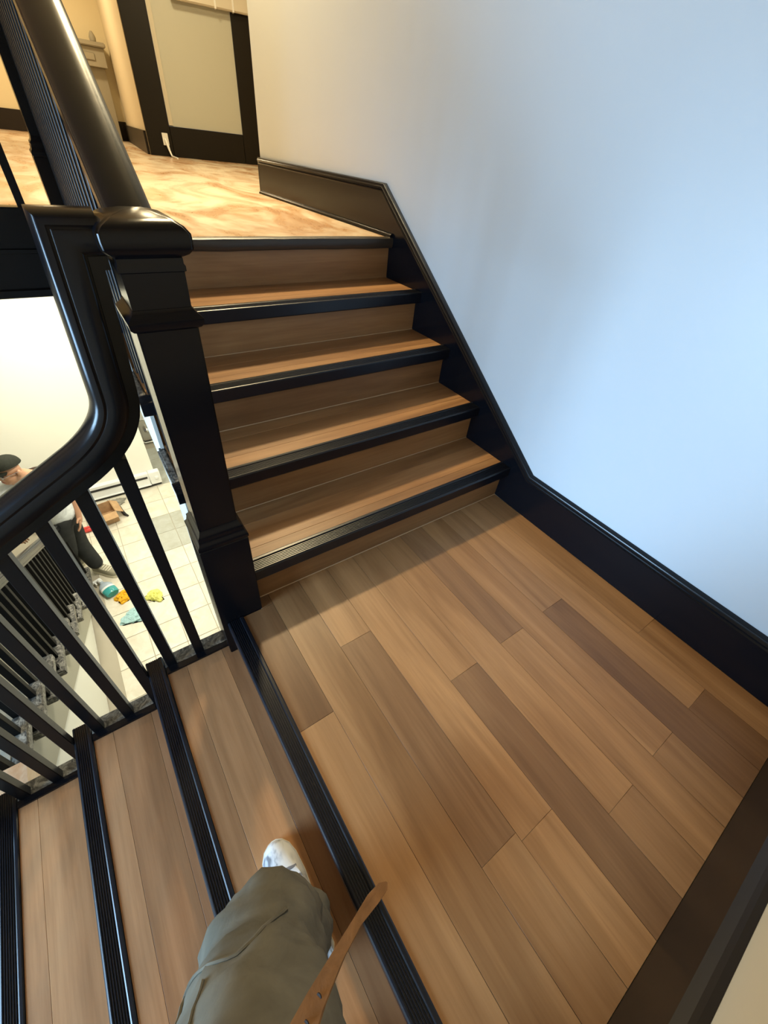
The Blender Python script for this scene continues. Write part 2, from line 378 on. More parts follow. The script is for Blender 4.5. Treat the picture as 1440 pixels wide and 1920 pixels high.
prism(bm, [(-0.15, -0.20), (-0.15, -0.42)] + [(-1.03, -1.0), (-1.03, -0.72)] + [p for k in (3, 2, 1) for p in ((XE - k * RUN2 - 0.03, -k * H2 - H2 * 0 - 0.055), (XE - (k - 1) * RUN2 - 0.03, -k * H2 - 0.055))],
      lambda u, v, t: (u, t, v), 0.040, 0.052)
finish('outer_string', bm, LOW, fb)
struct(box('floor_below', -3.2, XE - 3 * RUN2 - 0.03, -D, 0.25, -4 * H2 - 0.15, -4 * H2, SUB), 'lower landing at the foot of the left flight')

# ------------------------------------------------------------------ lowest flight, seen through the balusters
LX = -1.06; ZL = -4 * H2; HL = (ZL - ZF) / 11; RL = 0.29; YL = 0.26
fc = thing('stair_flight', (-1.7, 1.8, ZF), 'lowest flight with grey stringer seen between the black balusters', 'stairs')
TRM = mat('grey_beige_tread', (0.42, 0.40, 0.33), 0.45)
for j in range(1, 11):
    y0 = YL + RL * (j - 1); z = ZL - HL * j
    box('tread', -2.25, LX - 0.006, y0 - 0.0, y0 + RL + 0.025, z - 0.035, z, TRM, fc, 0.004)
    box('riser', -2.25, LX - 0.02, y0 - 0.012, y0 - 0.0005, z, z + HL - 0.036, TRM, fc)
    bm = bmesh.new()
    add_box(bm, LX - 0.005, LX + 0.058, y0 + 0.01, y0 + RL + 0.035, z - 0.045, z + 0.004, 0.006, 2)
    add_box(bm, LX - 0.005, LX + 0.040, y0 + RL - 0.05, y0 + RL + 0.02, z - 0.095, z - 0.046, 0.01, 2)
    finish('tread_end', bm, WRN, fc, True)
bm = bmesh.new()
pts = []
for j in range(1, 11): pts += [(YL + RL * (j - 1), ZL - HL * j - 0.036), (YL + RL * j, ZL - HL * j - 0.036)]
prism(bm, pts + [(YL + RL * 10, ZF + 0.02), (YL + RL * 10 - 0.42, ZF + 0.02), (YL, ZL - HL - 0.30)], lambda u, v, t: (t, u, v), LX - 0.030, LX - 0.006)
finish('stringer', bm, STG, fc)
bm = bmesh.new()
prism(bm, [(YL, ZL - HL - 0.32), (YL + RL * 10 - 0.46, ZF + 0.01), (YL, ZF + 0.01)], lambda u, v, t: (t, u, v), LX - 0.10, LX - 0.045)
struct(finish('wall_stair', bm, LOW), 'white wall below the lowest flight')

# ------------------------------------------------------------------ skirt, baseboards and shoe moulding
def cap_profile(): return [(0, -0.036), (0.010, -0.036), (0.014, -0.031), (0.010, -0.026), (0.013, -0.021), (0.017, -0.015), (0.013, -0.010), (0.012, -0.004), (0.006, 0.0), (0, 0.0)]
path = [(-D - 0.0, 0.2086), (-0.146, 0.2086), (1.157, 1.105), (2.745, 1.105)]
tr = bmesh.new()
prism(tr, [(-D, 0.001), (-D, 0.176), (-0.136, 0.176), (1.168, 1.073), (2.745, 1.073), (2.745, UP + 0.001), (4 * RUN + 0.012, UP + 0.001), (4 * RUN, 4 * H + 0.001),
           (-0.0, 0.001)], lambda u, v, t: (t, u, v), W, WALLX - 0.0005)
skirt = struct(finish('baseboard_right', tr, BLK), 'black baseboard and stair skirt along the white wall')
# the skirt continues down behind the treads so no light shows
bm = bmesh.new(); sweep(bm, [(WALLX - 0.0005 - w_, v) for w_, v in [(p[0] * 1.0, p[1]) for p in [(0.0, -0.036), (0.020, -0.036), (0.026, -0.031), (0.021, -0.026), (0.025, -0.020), (0.030, -0.014), (0.024, -0.009), (0.022, -0.003), (0.014, 0.0), (0.0, 0.0)]]],
      path[::-1], lambda a, b, w_: (w_, a, b))
finish('cap_moulding', bm, BLK, skirt, True)
bm = bmesh.new(); prism(bm, [(W, UP + 0.0005), (W - 0.017, UP + 0.0005), (W - 0.016, UP + 0.008), (W - 0.011, UP + 0.015), (W - 0.004, UP + 0.019), (W, UP + 0.02)], lambda u, v, t: (u, t, v), 1.05, 2.745)
finish('shoe_moulding', bm, BLK, skirt, True)
box('skirt_end', W, WALLX + 0.01, 2.746, 2.768, UP, 1.105, BLK, skirt, 0.003)
bm = bmesh.new(); add_box(bm, -0.10, W - 0.001, -D - 0.0175, -D, 0.001, 0.215)
bb = struct(finish('baseboard_near', bm, BRN), 'dark brown baseboard along the beige wall')
bm = bmesh.new(); yb = -D - 0.0175
prism(bm, [(yb, 0.215), (yb + 0.022, 0.215), (yb + 0.028, 0.221), (yb + 0.022, 0.227), (yb + 0.026, 0.234), (yb + 0.018, 0.242), (yb + 0.012, 0.250), (yb, 0.252)], lambda u, v, t: (t, u, v), -0.10, W - 0.03)
finish('cap_moulding', bm, BRN, bb)
struct(box('baseboard_far', -3.2, 1.73, 10.475, 10.5, UP, UP + 0.27, BRN), 'dark baseboard of the far hall wall')
bm = bmesh.new(); prism(bm, [(1.27, 6.72), (1.30, 6.72), (1.74, 10.5), (1.71, 10.5)], lambda u, v, t: (u, v, t), UP, UP + 0.23)
struct(finish('baseboard_hall', bm, BRN), 'black baseboard of the cream side wall')
# fascia around the stairwell opening of the upper floor
bm = bmesh.new()
add_box(bm, -3.2, -0.152, 1.75, 1.80, UP - 0.345, UP + 0.002)
add_box(bm, -3.2, -0.152, 1.735, 1.75, UP - 0.345, UP - 0.31, 0.004); add_box(bm, -3.2, -0.152, 1.73, 1.75, UP - 0.022, UP + 0.002, 0.006, 2)
add_box(bm, -3.2, -0.152, 1.742, 1.75, UP - 0.17, UP - 0.15, 0.003)
struct(finish('trim_1', bm, BLK, None, True), 'black fascia at the edge of the upper floor')
bm = bmesh.new(); add_box(bm, -0.118, -0.1005, 4 * RUN + 0.21, 1.675, UP - 0.345, UP + 0.002)
struct(finish('trim_2', bm, BLK), 'black side fascia at the stair head')

# ------------------------------------------------------------------ newel posts
def newel(name, cx, cy, z, label, low=-0.45):
    t = thing(name, (cx, cy, z + low), label, 'newel post', 'black square newel posts')
    def sq(n, pr, bev=0.002):
        bm = bmesh.new(); square_lathe(bm, [(h, zz + z) for h, zz in pr], cx, cy)
        if bev:
            es = [e for e in bm.edges if abs(e.verts[0].co.z - e.verts[1].co.z) > 0.03]
            bmesh.ops.bevel(bm, geom=es, offset=bev, segments=2, affect='EDGES')
        return finish(n, bm, BLK, t, True)
    sq('base', [(0.0685, low), (0.0685, 0.352), (0.0665, 0.356)])
    sq('base_collar', [(0.0665, 0.3565), (0.070, 0.362), (0.070, 0.370), (0.064, 0.378), (0.061, 0.392), (0.061, 0.400), (0.055, 0.408), (0.0515, 0.420)], 0)
    sq('shaft', [(0.0515, 0.4205), (0.0545, 0.935)], 0.003)
    sq('neck_collar', [(0.0545, 0.9355), (0.059, 0.938), (0.064, 0.944), (0.065, 0.954), (0.060, 0.960), (0.055, 0.964), (0.0505, 0.972)], 0)
    sq('neck_block', [(0.0500, 0.9725), (0.0510, 1.030), (0.0540, 1.032), (0.0540, 1.040), (0.052, 1.043), (0.052, 1.052)], 0)
    bm = bmesh.new(); square_lathe(bm, [(h, zz + z) for h, zz in [(0.053, 1.0525), (0.063, 1.058), (0.070, 1.066), (0.071, 1.078), (0.0705, 1.090), (0.063, 1.099), (0.046, 1.108), (0.024, 1.114), (0.006, 1.116)]], cx, cy)
    es = [e for e in bm.edges if abs(e.verts[0].co.x - e.verts[1].co.x) > 1e-4 or abs(e.verts[0].co.y - e.verts[1].co.y) > 1e-4]
    es = [e for e in bm.edges if abs(e.verts[0].co.z - e.verts[1].co.z) > 0.002]
    bmesh.ops.bevel(bm, geom=es, offset=0.006, segments=3, affect='EDGES', clamp_overlap=True)
    finish('cap', bm, BLK, t, True)
    return t
NX, NY = -0.0725, 0.0215
newel('newel_post', NX, NY, 0.0, 'black square newel post at the corner of the plank landing')
newel('newel_post', NX, 1.745, 0.72, 'black newel post at the stair head beside the upper floor', low=-0.32)
newel('newel_post', -1.125, NY, -4 * H2, 'black newel post at the foot of the left flight', low=0.001)

# ------------------------------------------------------------------ handrails and balusters
def loaf(wd=0.070, ht=0.080):
    h = [(-0.32, -0.5), (-0.32, -0.26), (-0.37, -0.245), (-0.38, -0.21), (-0.46, -0.20), (-0.50, -0.15), (-0.50, 0.17), (-0.47, 0.205), (-0.475, 0.24), (-0.49, 0.27), (-0.46, 0.36), (-0.38, 0.43), (-0.24, 0.48), (-0.08, 0.50)]
    return [(a * wd, b * ht) for a, b in h] + [(-a * wd, b * ht) for a, b in h[::-1]]
def unit_baluster(s=0.030):
    b_ = bmesh.new(); add_box(b_, -s / 2, s / 2, -s / 2, s / 2, 0, 1.0)
    es = [e for e in b_.edges if abs(e.verts[0].co.z - e.verts[1].co.z) > 0.5]
    bmesh.ops.bevel(b_, geom=es, offset=0.0018, segments=1, affect='EDGES')
    me = bpy.data.meshes.new('baluster'); b_.to_mesh(me); b_.free(); me.materials.append(mat('black_satin_paint', (0.0035, 0.004, 0.006), 0.38, spec=0.24)); return me
BAL = unit_baluster(); BALS = unit_baluster(0.030); BALS.materials[0] = mat('worn_black_paint', (0.006, 0.006, 0.006), 0.55, spec=0.12)
def baluster(x, y, z0, z1, parent, me=BAL):
    o = link('baluster', me, None, parent, (x, y, z0)); o.scale = (1, 1, z1 - z0); return o
# left flight: level piece, mitre, gooseneck, then sloping down
SL = 0.585
def rail_z(x): return 0.581 - SL * (-0.455 - x)
bd = thing('balustrade', (-0.6, 0.018, -0.72), 'black balustrade with goosenecked handrail running down the left flight', 'balustrade')
P0, P1, P2 = Vector((-0.197, 0.815)), Vector((-0.201, rail_z(-0.199) + 0.004)), Vector((-0.300, rail_z(-0.300)))
pth = [(NX - 0.060, 1.073), (-0.181, 1.073)] + [tuple(P0 * (1 - t) ** 2 + P1 * 2 * t * (1 - t) + P2 * t * t) for t in [i / 12 for i in range(13)]] + [(-1.075, rail_z(-1.075))]
bm = bmesh.new(); sweep(bm, loaf(0.074, 0.084), pth, lambda a, b, w_: (a, 0.0215 + w_, b)); finish('handrail', bm, BLK, bd, True)
xb = -0.233
for i in range(9):
    x = xb - i * RUN2 / 3
    k = 1 if x > XE - RUN2 + 0.002 else (2 if x > XE - 2 * RUN2 + 0.002 else 3)
    zt = rail_z(x) - 0.030 if x < -0.26 else 0.665
    baluster(x, NY, -k * H2 + 0.004, zt, bd)
# upper flight, then level to the stair-head newel
AX = -0.066
def arail(y): return 1.082 + 0.678 * (y - 0.123)
ba = thing('balustrade', (AX, 0.9, 0.0), 'black balustrade rising beside the upper flight behind the newel cap', 'balustrade')
yk = 1.06; pth = [(0.082, arail(0.082)), (yk - 0.12, arail(yk - 0.12)), (yk - 0.03, arail(yk) - 0.03), (yk + 0.06, arail(yk)), (1.69, arail(yk))]
bm = bmesh.new(); sweep(bm, [(w_, -v) for w_, v in loaf(0.082, 0.078)], pth, lambda a, b, w_: (AX + w_, a, b)); finish('handrail', bm, BLK, ba, True)
for i in range(18):
    y = 0.135 + i * RUN / 3
    if y > 1.66: break
    k = min(5, int(y / RUN) + 1)
    z0 = k * H + (0.002 if k < 5 else 0.001); z1 = (arail(y) if y < yk else arail(yk)) - 0.030
    if k == 1: continue
    baluster(AX - 0.012, y, z0, z1, ba)
for y in (0.135,): baluster(AX - 0.012, y, H + 0.001 - 0.02, arail(y) - 0.03, ba)
# level balustrade on the far edge of the well
bu = thing('balustrade', (-1.6, 1.775, UP), 'level black balustrade on the far edge of the stairwell', 'balustrade')
bm = bmesh.new(); sweep(bm, loaf(0.07, 0.075), [(-0.13, 1.71), (-3.19, 1.71)], lambda a, b, w_: (a, 1.768 + w_, b)); finish('handrail', bm, BLK, bu, True)
for i in range(24): baluster(-0.246 - i * 0.115, 1.768, UP + 0.003, 1.68, bu)
# lowest flight
def lrail(y): return ZL - HL * (y - YL) / RL + 0.66
bl = thing('balustrade', (LX, 1.8, ZF), 'thin black balustrade of the lowest flight', 'balustrade')
bm = bmesh.new(); sweep(bm, [(w_, -v) for w_, v in loaf(0.066, 0.066)], [(0.12, lrail(0.12)), (YL + RL * 10 + 0.05, lrail(YL + RL * 10 + 0.05))], lambda a, b, w_: (LX + 0.018 + w_, a, b)); finish('handrail', bm, BLK, bl, True)
for i in range(30):
    y = YL + 0.05 + i * RL / 3; j = int((y - YL) / RL) + 1
    if j > 10: break
    baluster(LX + 0.018, y, ZL - HL * j + 0.005, lrail(y) - 0.02, bl, BALS)

# ------------------------------------------------------------------ door of the upper hall
dr = thing('door_1', (1.295, 6.66, UP)); struct(dr, 'black framed door with frosted glass in the upper hall'); dr.rotation_euler = (0, 0, math.atan2(-0.30, 1.4))
def dbox(n, x0, x1, z0, z1, material, y0=-0.03, y1=0.03, bev=0.004, parent=dr):
    bm = bmesh.new(); add_box(bm, x0, x1, y0, y1, z0, z1, bev); me = bpy.data.meshes.new(n); bm.to_mesh(me); bm.free(); me.materials.append(material)
    o = bpy.data.objects.new(n, me); COL.objects.link(o); o.parent = parent; return o
DB = mat('dark_door_paint', (0.009, 0.007, 0.004), 0.4, spec=0.2)
dbox('stile', 0, 0.285, 0.0, 2.6, DB); dbox('stile', 1.20, 1.66, 0.0, 2.6, DB); dbox('rail', 0.286, 1.199, 0.0, 0.30, DB); dbox('rail', 0.286, 1.199, 2.4, 2.6, DB)
def frosted():
    M = mat('frosted_glass', (0.62, 0.63, 0.54), 0.45, trans=0.25, spec=0.4); b = M.node_tree.nodes['Principled BSDF']; return M
dbox('pane', 0.288, 1.197, 0.302, 2.398, frosted(), -0.006, 0.006, 0)
dbox('glazing_bead', 0.2865, 0.335, 0.31, 2.39, mat('aluminium_bead', (0.55, 0.52, 0.42), 0.5), -0.02, -0.007, 0)
pb = dbox('push_bar', 0.55, 1.63, 1.365, 1.50, mat('bar_metal', (0.66, 0.62, 0.52), 0.35), -0.10, -0.04, 0.012)
for x in (1.02, 1.22, 1.56): dbox('bar_joint', x, x + 0.02, 1.36, 1.505, WPL, -0.104, -0.038, 0.002, pb)
po = thing('power_outlet', (1.49, 6.55, 0.99), 'small white outlet with a cord on the foot of the black door', 'outlet')
box('plate', 1.455, 1.525, 6.555, 6.567, 1.01, 1.13, WPL, po, 0.003)
bm = bmesh.new(); tube(bm, [(1.485, 6.55, 1.07), (1.492, 6.53, 1.03), (1.50, 6.50, 0.96), (1.508, 6.46, 0.91), (1.51, 6.2, 0.906)], [0.016, 0.018, 0.012, 0.010, 0.009]); finish('cord', bm, WPL, po, True)

# ------------------------------------------------------------------ mantel of the far wall
mt = thing('mantelpiece', (0.7, 10.2, UP), 'grey-beige mantelpiece with moulded ledge against the yellow wall', 'mantelpiece')
MG = wall_paint('mantel_paint', (0.36, 0.33, 0.25), 0.5)
box('shelf', 0.62, 1.64, 10.10, 10.47, 2.05, 2.11, MG, mt, 0.012, 2)
box('frieze', 0.66, 1.61, 10.16, 10.47, 1.82, 2.049, MG, mt, 0.006)
box('frieze_panel', 0.80, 1.45, 10.14, 10.159, 1.89, 1.98, MG, mt, 0.008)
box('jamb', 1.30, 1.58, 10.30, 10.47, UP, 1.819, MG, mt, 0.004); box('jamb', 0.69, 0.90, 10.2, 10.47, UP, 1.819, MG, mt, 0.004)
box('fire_back', 0.901, 1.299, 10.42, 10.47, UP, 1.819, mat('brown_recess', (0.20, 0.15, 0.09), 0.7), mt)
bm = bmesh.new(); lathe(bm, [(0.02, 0), (0.045, 0.01), (0.05, 0.05), (0.035, 0.09), (0.015, 0.12)], 1.50, 10.25, 2.1105)
tag(finish('small_ornament', bm, MG, None, True), 'small rounded ornament on the end of the mantel ledge', 'ornament')

# ------------------------------------------------------------------ ceiling lamps (out of frame)
def lamp(cx, cy, z, power, color, r, label):
    t = thing('ceiling_light', (cx, cy, z), label, 'lamp', 'round ceiling lights')
    bm = bmesh.new(); lathe(bm, [(r + 0.03, 0.0), (r + 0.035, 0.03), (r + 0.02, 0.05), (0.05, 0.055)], cx, cy, z); finish('housing', bm, WPL, t, True)
    o = area('lamp_glow', (cx, cy, z - 0.01), r * 2, 0, power, color, (0, 0, 0), 'DISK')
    return t
WARM = (1.0, 0.80, 0.46)
lamp(0.98, 2.35, 3.30, 128, WARM, 0.13, 'round ceiling light nearest the stair head')
lamp(1.2, 5.0, 3.52, 48, WARM, 0.22, 'round ceiling light before the black door')
lamp(0.2, 8.6, 3.52, 75, (1.0, 0.78, 0.46), 0.22, 'round ceiling light near the mantelpiece')
lamp(2.9, 8.6, 3.52, 25, (1.0, 0.86, 0.62), 0.22, 'round ceiling light behind the black door')
LOWC = (1.0, 0.93, 0.74)
lamp(0.15, 2.5, 0.48, 70, LOWC, 0.22, 'round ceiling light of the lower hall above the tiles')
lamp(-0.7, 3.6, 0.48, 45, LOWC, 0.22, 'round ceiling light of the lower hall near the heater')
lamp(0.6, 5.2, 0.48, 15, LOWC, 0.18, 'round ceiling light in the recess of the lower hall')

# ------------------------------------------------------------------ things in the lower hall
ht = thing('baseboard_heater', (-0.8, 4.60, ZF), 'long white baseboard heater against the lower wall', 'heater')
box('housing', -1.75, -0.10, 4.575, 4.648, ZF + 0.05, ZF + 0.24, WPL, ht, 0.006)
box('outlet_slot', -1.74, -0.12, 4.569, 4.5745, ZF + 0.165, ZF + 0.195, mat('dark_slot', (0.02, 0.02, 0.02), 0.6), ht)
box('lower_lip', -1.75, -0.10, 4.555, 4.574, ZF + 0.05, ZF + 0.062, WPL, ht)
box('end_cover', -0.099, 0.045, 4.565, 4.648, ZF + 0.045, ZF + 0.25, WPL, ht, 0.008)
bm = bmesh.new(); lathe(bm, [(0.026, 0), (0.026, 0.012), (0.02, 0.016)], 0, 0, 0, 20)
bmesh.ops.rotate(bm, verts=bm.verts[:], matrix=Matrix.Rotation(math.radians(90), 3, 'X')); bmesh.ops.translate(bm, verts=bm.verts[:], vec=(-0.01, 4.564, ZF + 0.15)); finish('knob', bm, WPL, ht, True)
box('kick_strip', -1.75, 0.03, 4.60, 4.648, ZF + 0.0005, ZF + 0.044, mat('dark_base', (0.03, 0.032, 0.035), 0.5), ht)
struct(box('baseboard_back', 0.0, 1.2, 5.82, 5.85, ZF, ZF + 0.12, mat('slate', (0.10, 0.11, 0.12), 0.5)), 'slate baseboard of the recess')
# wall fixture
wf = thing('wall_fixture', (0.10, 5.78, ZF + 0.22), 'chrome rimmed fixture on the recessed wall by the heater', 'wall fixture')
bm = bmesh.new()
rr = [(0.02 + 0.0, ZF + 0.06), (0.02, ZF + 0.40), (0.05, ZF + 0.44), (0.26, ZF + 0.44), (0.29, ZF + 0.40), (0.29, ZF + 0.06), (0.26, ZF + 0.03), (0.05, ZF + 0.03), (0.02, ZF + 0.06)]
tube(bm, [(x, 5.76, z) for x, z in rr], 0.013); finish('rim', bm, CHROME, wf, True)
box('back_plate', 0.03, 0.28, 5.775, 5.819, ZF + 0.04, ZF + 0.43, mat('brushed_steel', (0.55, 0.53, 0.48), 0.3, metal=0.8), wf, 0.02, 2)
bm = bmesh.new(); bmesh.ops.create_uvsphere(bm, u_segments=16, v_segments=10, radius=0.045); bmesh.ops.translate(bm, verts=bm.verts[:], vec=(0.13, 5.73, ZF + 0.26)); finish('knob', bm, CHROME, wf, True)

def crumple(name, cx, cy, sx, sy, sz, material, seed, rot=0.0, lobes=3):
    bm = bmesh.new(); bmesh.ops.create_icosphere(bm, subdivisions=4, radius=1.0)
    for v in bm.verts:
        d = v.co.normalized(); q = mnoise.fractal(d * 2.2 + Vector((seed * 7.1, seed, 0)), 1.0, 2.0, 4); a = math.atan2(d.y, d.x)
        r = 1 + 0.35 * q + 0.16 * math.cos(lobes * a + seed)
        z = max(0, d.z) * (0.75 + 0.6 * abs(mnoise.noise(d * 4 + Vector((seed, 2, seed)))))
        p = Matrix.Rotation(rot, 3, 'Z') @ Vector((d.x * r * sx, d.y * r * sy, 0)); v.co = Vector((cx + p.x, cy + p.y, ZF + 0.001 + z * sz))
    return finish(name, bm, material, None, True)
tag(crumple('cleaning_rag', -0.775, 2.735, 0.085, 0.075, 0.07, cloth('orange_cloth', (0.95, 0.48, 0.03), 60), 2, 0.3, 4), 'crumpled orange rag touching the spray bottle on the tiles', 'rag')
tag(crumple('cleaning_rag', -0.50, 2.58, 0.07, 0.095, 0.06, cloth('lime_cloth', (0.80, 0.80, 0.22), 50), 5, 0.5, 3), 'crumpled yellow-green rag alone on the tiles', 'rag')
tag(crumple('cleaning_rag', -0.735, 2.42, 0.12, 0.09, 0.05, cloth('blue_cloth', (0.42, 0.66, 0.68), 50), 9, 0.1, 3), 'crumpled pale blue rag nearest the stairs on the tiles', 'rag')
# spray bottle lying on its back, neck pointing away
sb = thing('spray_bottle', (-0.88, 2.9, ZF), 'clear spray bottle with teal liquid lying on the tiles', 'bottle')
def lying(name, prof, material, parent, cx, cy, cz, ang, sy=0.6):
    bm = bmesh.new(); lathe(bm, prof, 0, 0, 0, 20, 1.0, sy)
    bmesh.ops.rotate(bm, verts=bm.verts[:], matrix=Matrix.Rotation(math.radians(-90), 3, 'X'))
    bmesh.ops.rotate(bm, verts=bm.verts[:], matrix=Matrix.Rotation(ang, 3, 'Z')); bmesh.ops.translate(bm, verts=bm.verts[:], vec=(cx, cy, cz)); return finish(name, bm, material, parent, True)
an = 0.35
lying('liquid_half', [(0.058, 0), (0.066, 0.01), (0.07, 0.06), (0.07, 0.11)], mat('teal_liquid', (0.05, 0.33, 0.33), 0.2), sb, -0.862, 2.80, ZF + 0.046, an)
lying('bottle_top', [(0.07, 0.1105), (0.07, 0.15), (0.05, 0.19), (0.022, 0.215), (0.02, 0.24)], mat('clear_blue_plastic', (0.42, 0.50, 0.58), 0.15), sb, -0.862, 2.80, ZF + 0.046, an)
lying('label_band', [(0.0715, 0.085), (0.0715, 0.112)], WPL, sb, -0.862, 2.80, ZF + 0.0465, an)
bm = bmesh.new(); add_box(bm, -0.02, 0.02, 0.24, 0.29, -0.025, 0.025, 0.008, 2); add_box(bm, -0.075, 0.02, 0.285, 0.31, -0.016, 0.016, 0.006, 2); add_box(bm, -0.055, -0.04, 0.245, 0.285, -0.006, 0.006, 0.003)
bmesh.ops.rotate(bm, verts=bm.verts[:], matrix=Matrix.Rotation(an, 3, 'Z')); bmesh.ops.translate(bm, verts=bm.verts[:], vec=(-0.862, 2.80, ZF + 0.046)); finish('trigger_head', bm, WPL, sb, True)
# cardboard boxes and bits by the heater
CARD = cloth('cardboard', (0.50, 0.32, 0.17), 8, 0.05)
def carton(cx, cy, sx, sy, sz, rz, label):
    t = thing('cardboard_box', (cx, cy, ZF), label, 'box', 'open cartons by the heater')
    R_ = Matrix.Rotation(rz, 3, 'Z')
    def pc(n, x0, x1, y0, y1, z0, z1, tilt=None):
        bm = bmesh.new(); add_box(bm, x0, x1, y0, y1, z0, z1)
        if tilt:
            ax, ang, piv = tilt; bmesh.ops.rotate(bm, verts=bm.verts[:], cent=piv, matrix=Matrix.Rotation(ang, 3, ax))
        bmesh.ops.rotate(bm, verts=bm.verts[:], matrix=R_); bmesh.ops.translate(bm, verts=bm.verts[:], vec=(cx, cy, ZF + 0.001)); finish(n, bm, CARD, t)
    e = 0.006
    pc('bottom', -sx, sx, -sy, sy, 0, e)
    pc('side', -sx, sx, -sy, -sy + e, e, sz); pc('side', -sx, sx, sy - e, sy, e, sz); pc('side', -sx, -sx + e, -sy + e, sy - e, e, sz); pc('side', sx - e, sx, -sy + e, sy - e, e, sz)
    pc('flap', -sx, sx, -sy - 0.09, -sy, sz, sz + 0.004, ('X', math.radians(28), (0, -sy, sz))); pc('flap', sx, sx + 0.09, -sy, sy, sz, sz + 0.004, ('Y', math.radians(35), (sx, 0, sz)))
    return t
carton(-0.72, 4.16, 0.10, 0.13, 0.17, 0.15, 'small open brown carton in front of the heater')
carton(-1.22, 4.28, 0.13, 0.14, 0.32, -0.2, 'taller brown carton behind the man in the cap')
GM = mat('dark_rubber', (0.02, 0.02, 0.02), 0.6)
tag(crumple('dust_cloth', -0.60, 4.43, 0.12, 0.08, 0.06, cloth('grey_cloth', (0.30, 0.29, 0.25), 40), 12, 0.2, 3), 'crumpled grey cloth behind the small carton', 'cloth')
bm = bmesh.new(); tube(bm, [(-0.56, 4.33, ZF + 0.012), (-0.55, 4.22, ZF + 0.014), (-0.53, 4.13, ZF + 0.016), (-0.50, 4.08, ZF + 0.014)], [0.012, 0.018, 0.02, 0.012]); tag(finish('hose_piece', bm, GM, None, True), 'short black hose piece beside the small carton', 'hose')
tk = thing('red_tool', (-0.96, 4.02, ZF), 'small red tool lying on the tiles near the carton', 'tool')
bm = bmesh.new(); add_box(bm, -1.02, -0.90, 3.98, 4.06, ZF + 0.001, ZF + 0.07, 0.025, 3); finish('body', bm, mat('red_plastic', (0.62, 0.06, 0.05), 0.35), tk, True)
bm = bmesh.new(); tube(bm, [(-1.03, 4.02, ZF + 0.03), (-1.07, 4.01, ZF + 0.03)], 0.018); finish('nozzle', bm, WPL, tk, True)
bm = bmesh.new(); tube(bm, [(-0.93, 4.07, ZF + 0.06), (-0.90, 4.12, ZF + 0.12), (-0.84, 4.14, ZF + 0.1)], 0.012); finish('handle', bm, GM, tk, True)

# ------------------------------------------------------------------ people
def skin_obj(name, verts, edges, radii, material, parent=None, root=0, sub=2, origin=None):
    me = bpy.data.meshes.new(name); origin = Vector(origin or verts[0])
    me.from_pydata([Vector(v) - origin for v in verts], edges, [])
    o = link(name, me, material, parent, origin)
    md = o.modifiers.new('skin', 'SKIN'); md.use_smooth_shade = True
    sv = me.skin_vertices[0].data
    for i, r in enumerate(radii): sv[i].radius = r if isinstance(r, tuple) else (r, r)
    for i in range(len(verts)): sv[i].use_root = (i == root)
    sd = o.modifiers.new('sub', 'SUBSURF'); sd.levels = sub; sd.render_levels = sub
    return o
def chain(n, s=0): return [(i, i + 1) for i in range(s, s + n - 1)]

# man in the lower hall, leaning and looking down to the left
mn = thing('person', (-1.02, 3.28, ZF), 'man in black cap, white t-shirt and dark trousers standing in the lower hall', 'person')
hipc = Vector((-0.985, 3.25, -1.80)); chest = Vector((-1.055, 3.22, -1.46)); neckb = Vector((-1.075, 3.19, -1.255)); headc = Vector((-1.105, 3.14, -1.115))
sh_r = Vector((-0.90, 3.25, -1.315)); sh_l = Vector((-1.27, 3.17, -1.33))
hip_r, hip_l = Vector((-0.955, 3.32, -1.85)), Vector((-1.02, 3.17, -1.85))
kn_r, kn_l = Vector((-0.985, 3.30, -2.26)), Vector((-1.09, 3.22, -2.25))
an_r, an_l = Vector((-0.925, 3.24, -2.62)), Vector((-1.15, 3.46, -2.62))
el_r, wr_r = Vector((-0.80, 3.30, -1.56)), Vector((-0.84, 3.20, -1.79)); el_l, wr_l = Vector((-1.37, 3.24, -1.56)), Vector((-1.35, 3.20, -1.79))
V = [hipc, chest, neckb, neckb.lerp(headc, 0.5), headc + Vector((-0.01, -0.01, -0.045)), headc + Vector((0.005, 0, 0.02)), headc + Vector((0.012, 0.006, 0.09)),
     sh_r, el_r, wr_r, sh_l, el_l, wr_l, hip_r, kn_r, an_r, hip_l, kn_l, an_l]
Ed = [(0, 1), (1, 2), (2, 3), (3, 4), (4, 5), (5, 6), (2, 7), (7, 8), (8, 9), (2, 10), (10, 11), (11, 12), (0, 13), (13, 14), (14, 15), (0, 16), (16, 17), (17, 18)]
Rr = [0.085, 0.10, 0.065, 0.058, 0.072, 0.088, 0.06, 0.06, 0.04, 0.030, 0.06, 0.04, 0.030, 0.055, 0.05, 0.038, 0.055, 0.05, 0.038]
# hands with palm, fingers and thumb
def hand(wr, d, nx):
    d = d.normalized(); base = len(V); V.append(wr + d * 0.06); Rr.append(0.026); Ed.append((wr_i, base))
    side = d.cross(nx).normalized()
    for q, ln in ((-1.5, 0.075), (-0.5, 0.088), (0.5, 0.082), (1.5, 0.066)):
        a = len(V); V.append(wr + d * 0.095 + side * q * 0.02); Rr.append(0.011); V.append(wr + d * (0.095 + ln * 0.6) + side * q * 0.021 + nx * 0.012); Rr.append(0.009); V.append(wr + d * (0.095 + ln) + side * q * 0.02 + nx * 0.035); Rr.append(0.007)
        Ed.extend([(base, a), (a, a + 1), (a + 1, a + 2)])
    a = len(V); V.append(wr + d * 0.05 + side * -0.042 + nx * 0.012); Rr.append(0.012); V.append(wr + d * 0.085 + side * -0.058 + nx * 0.025); Rr.append(0.009); Ed.extend([(base, a), (a, a + 1)])
wr_i = 9; hand(wr_r, wr_r - el_r, Vector((-1, 0, 0)))
wr_i = 12; hand(wr_l, wr_l - el_l, Vector((0, 1, 0)))
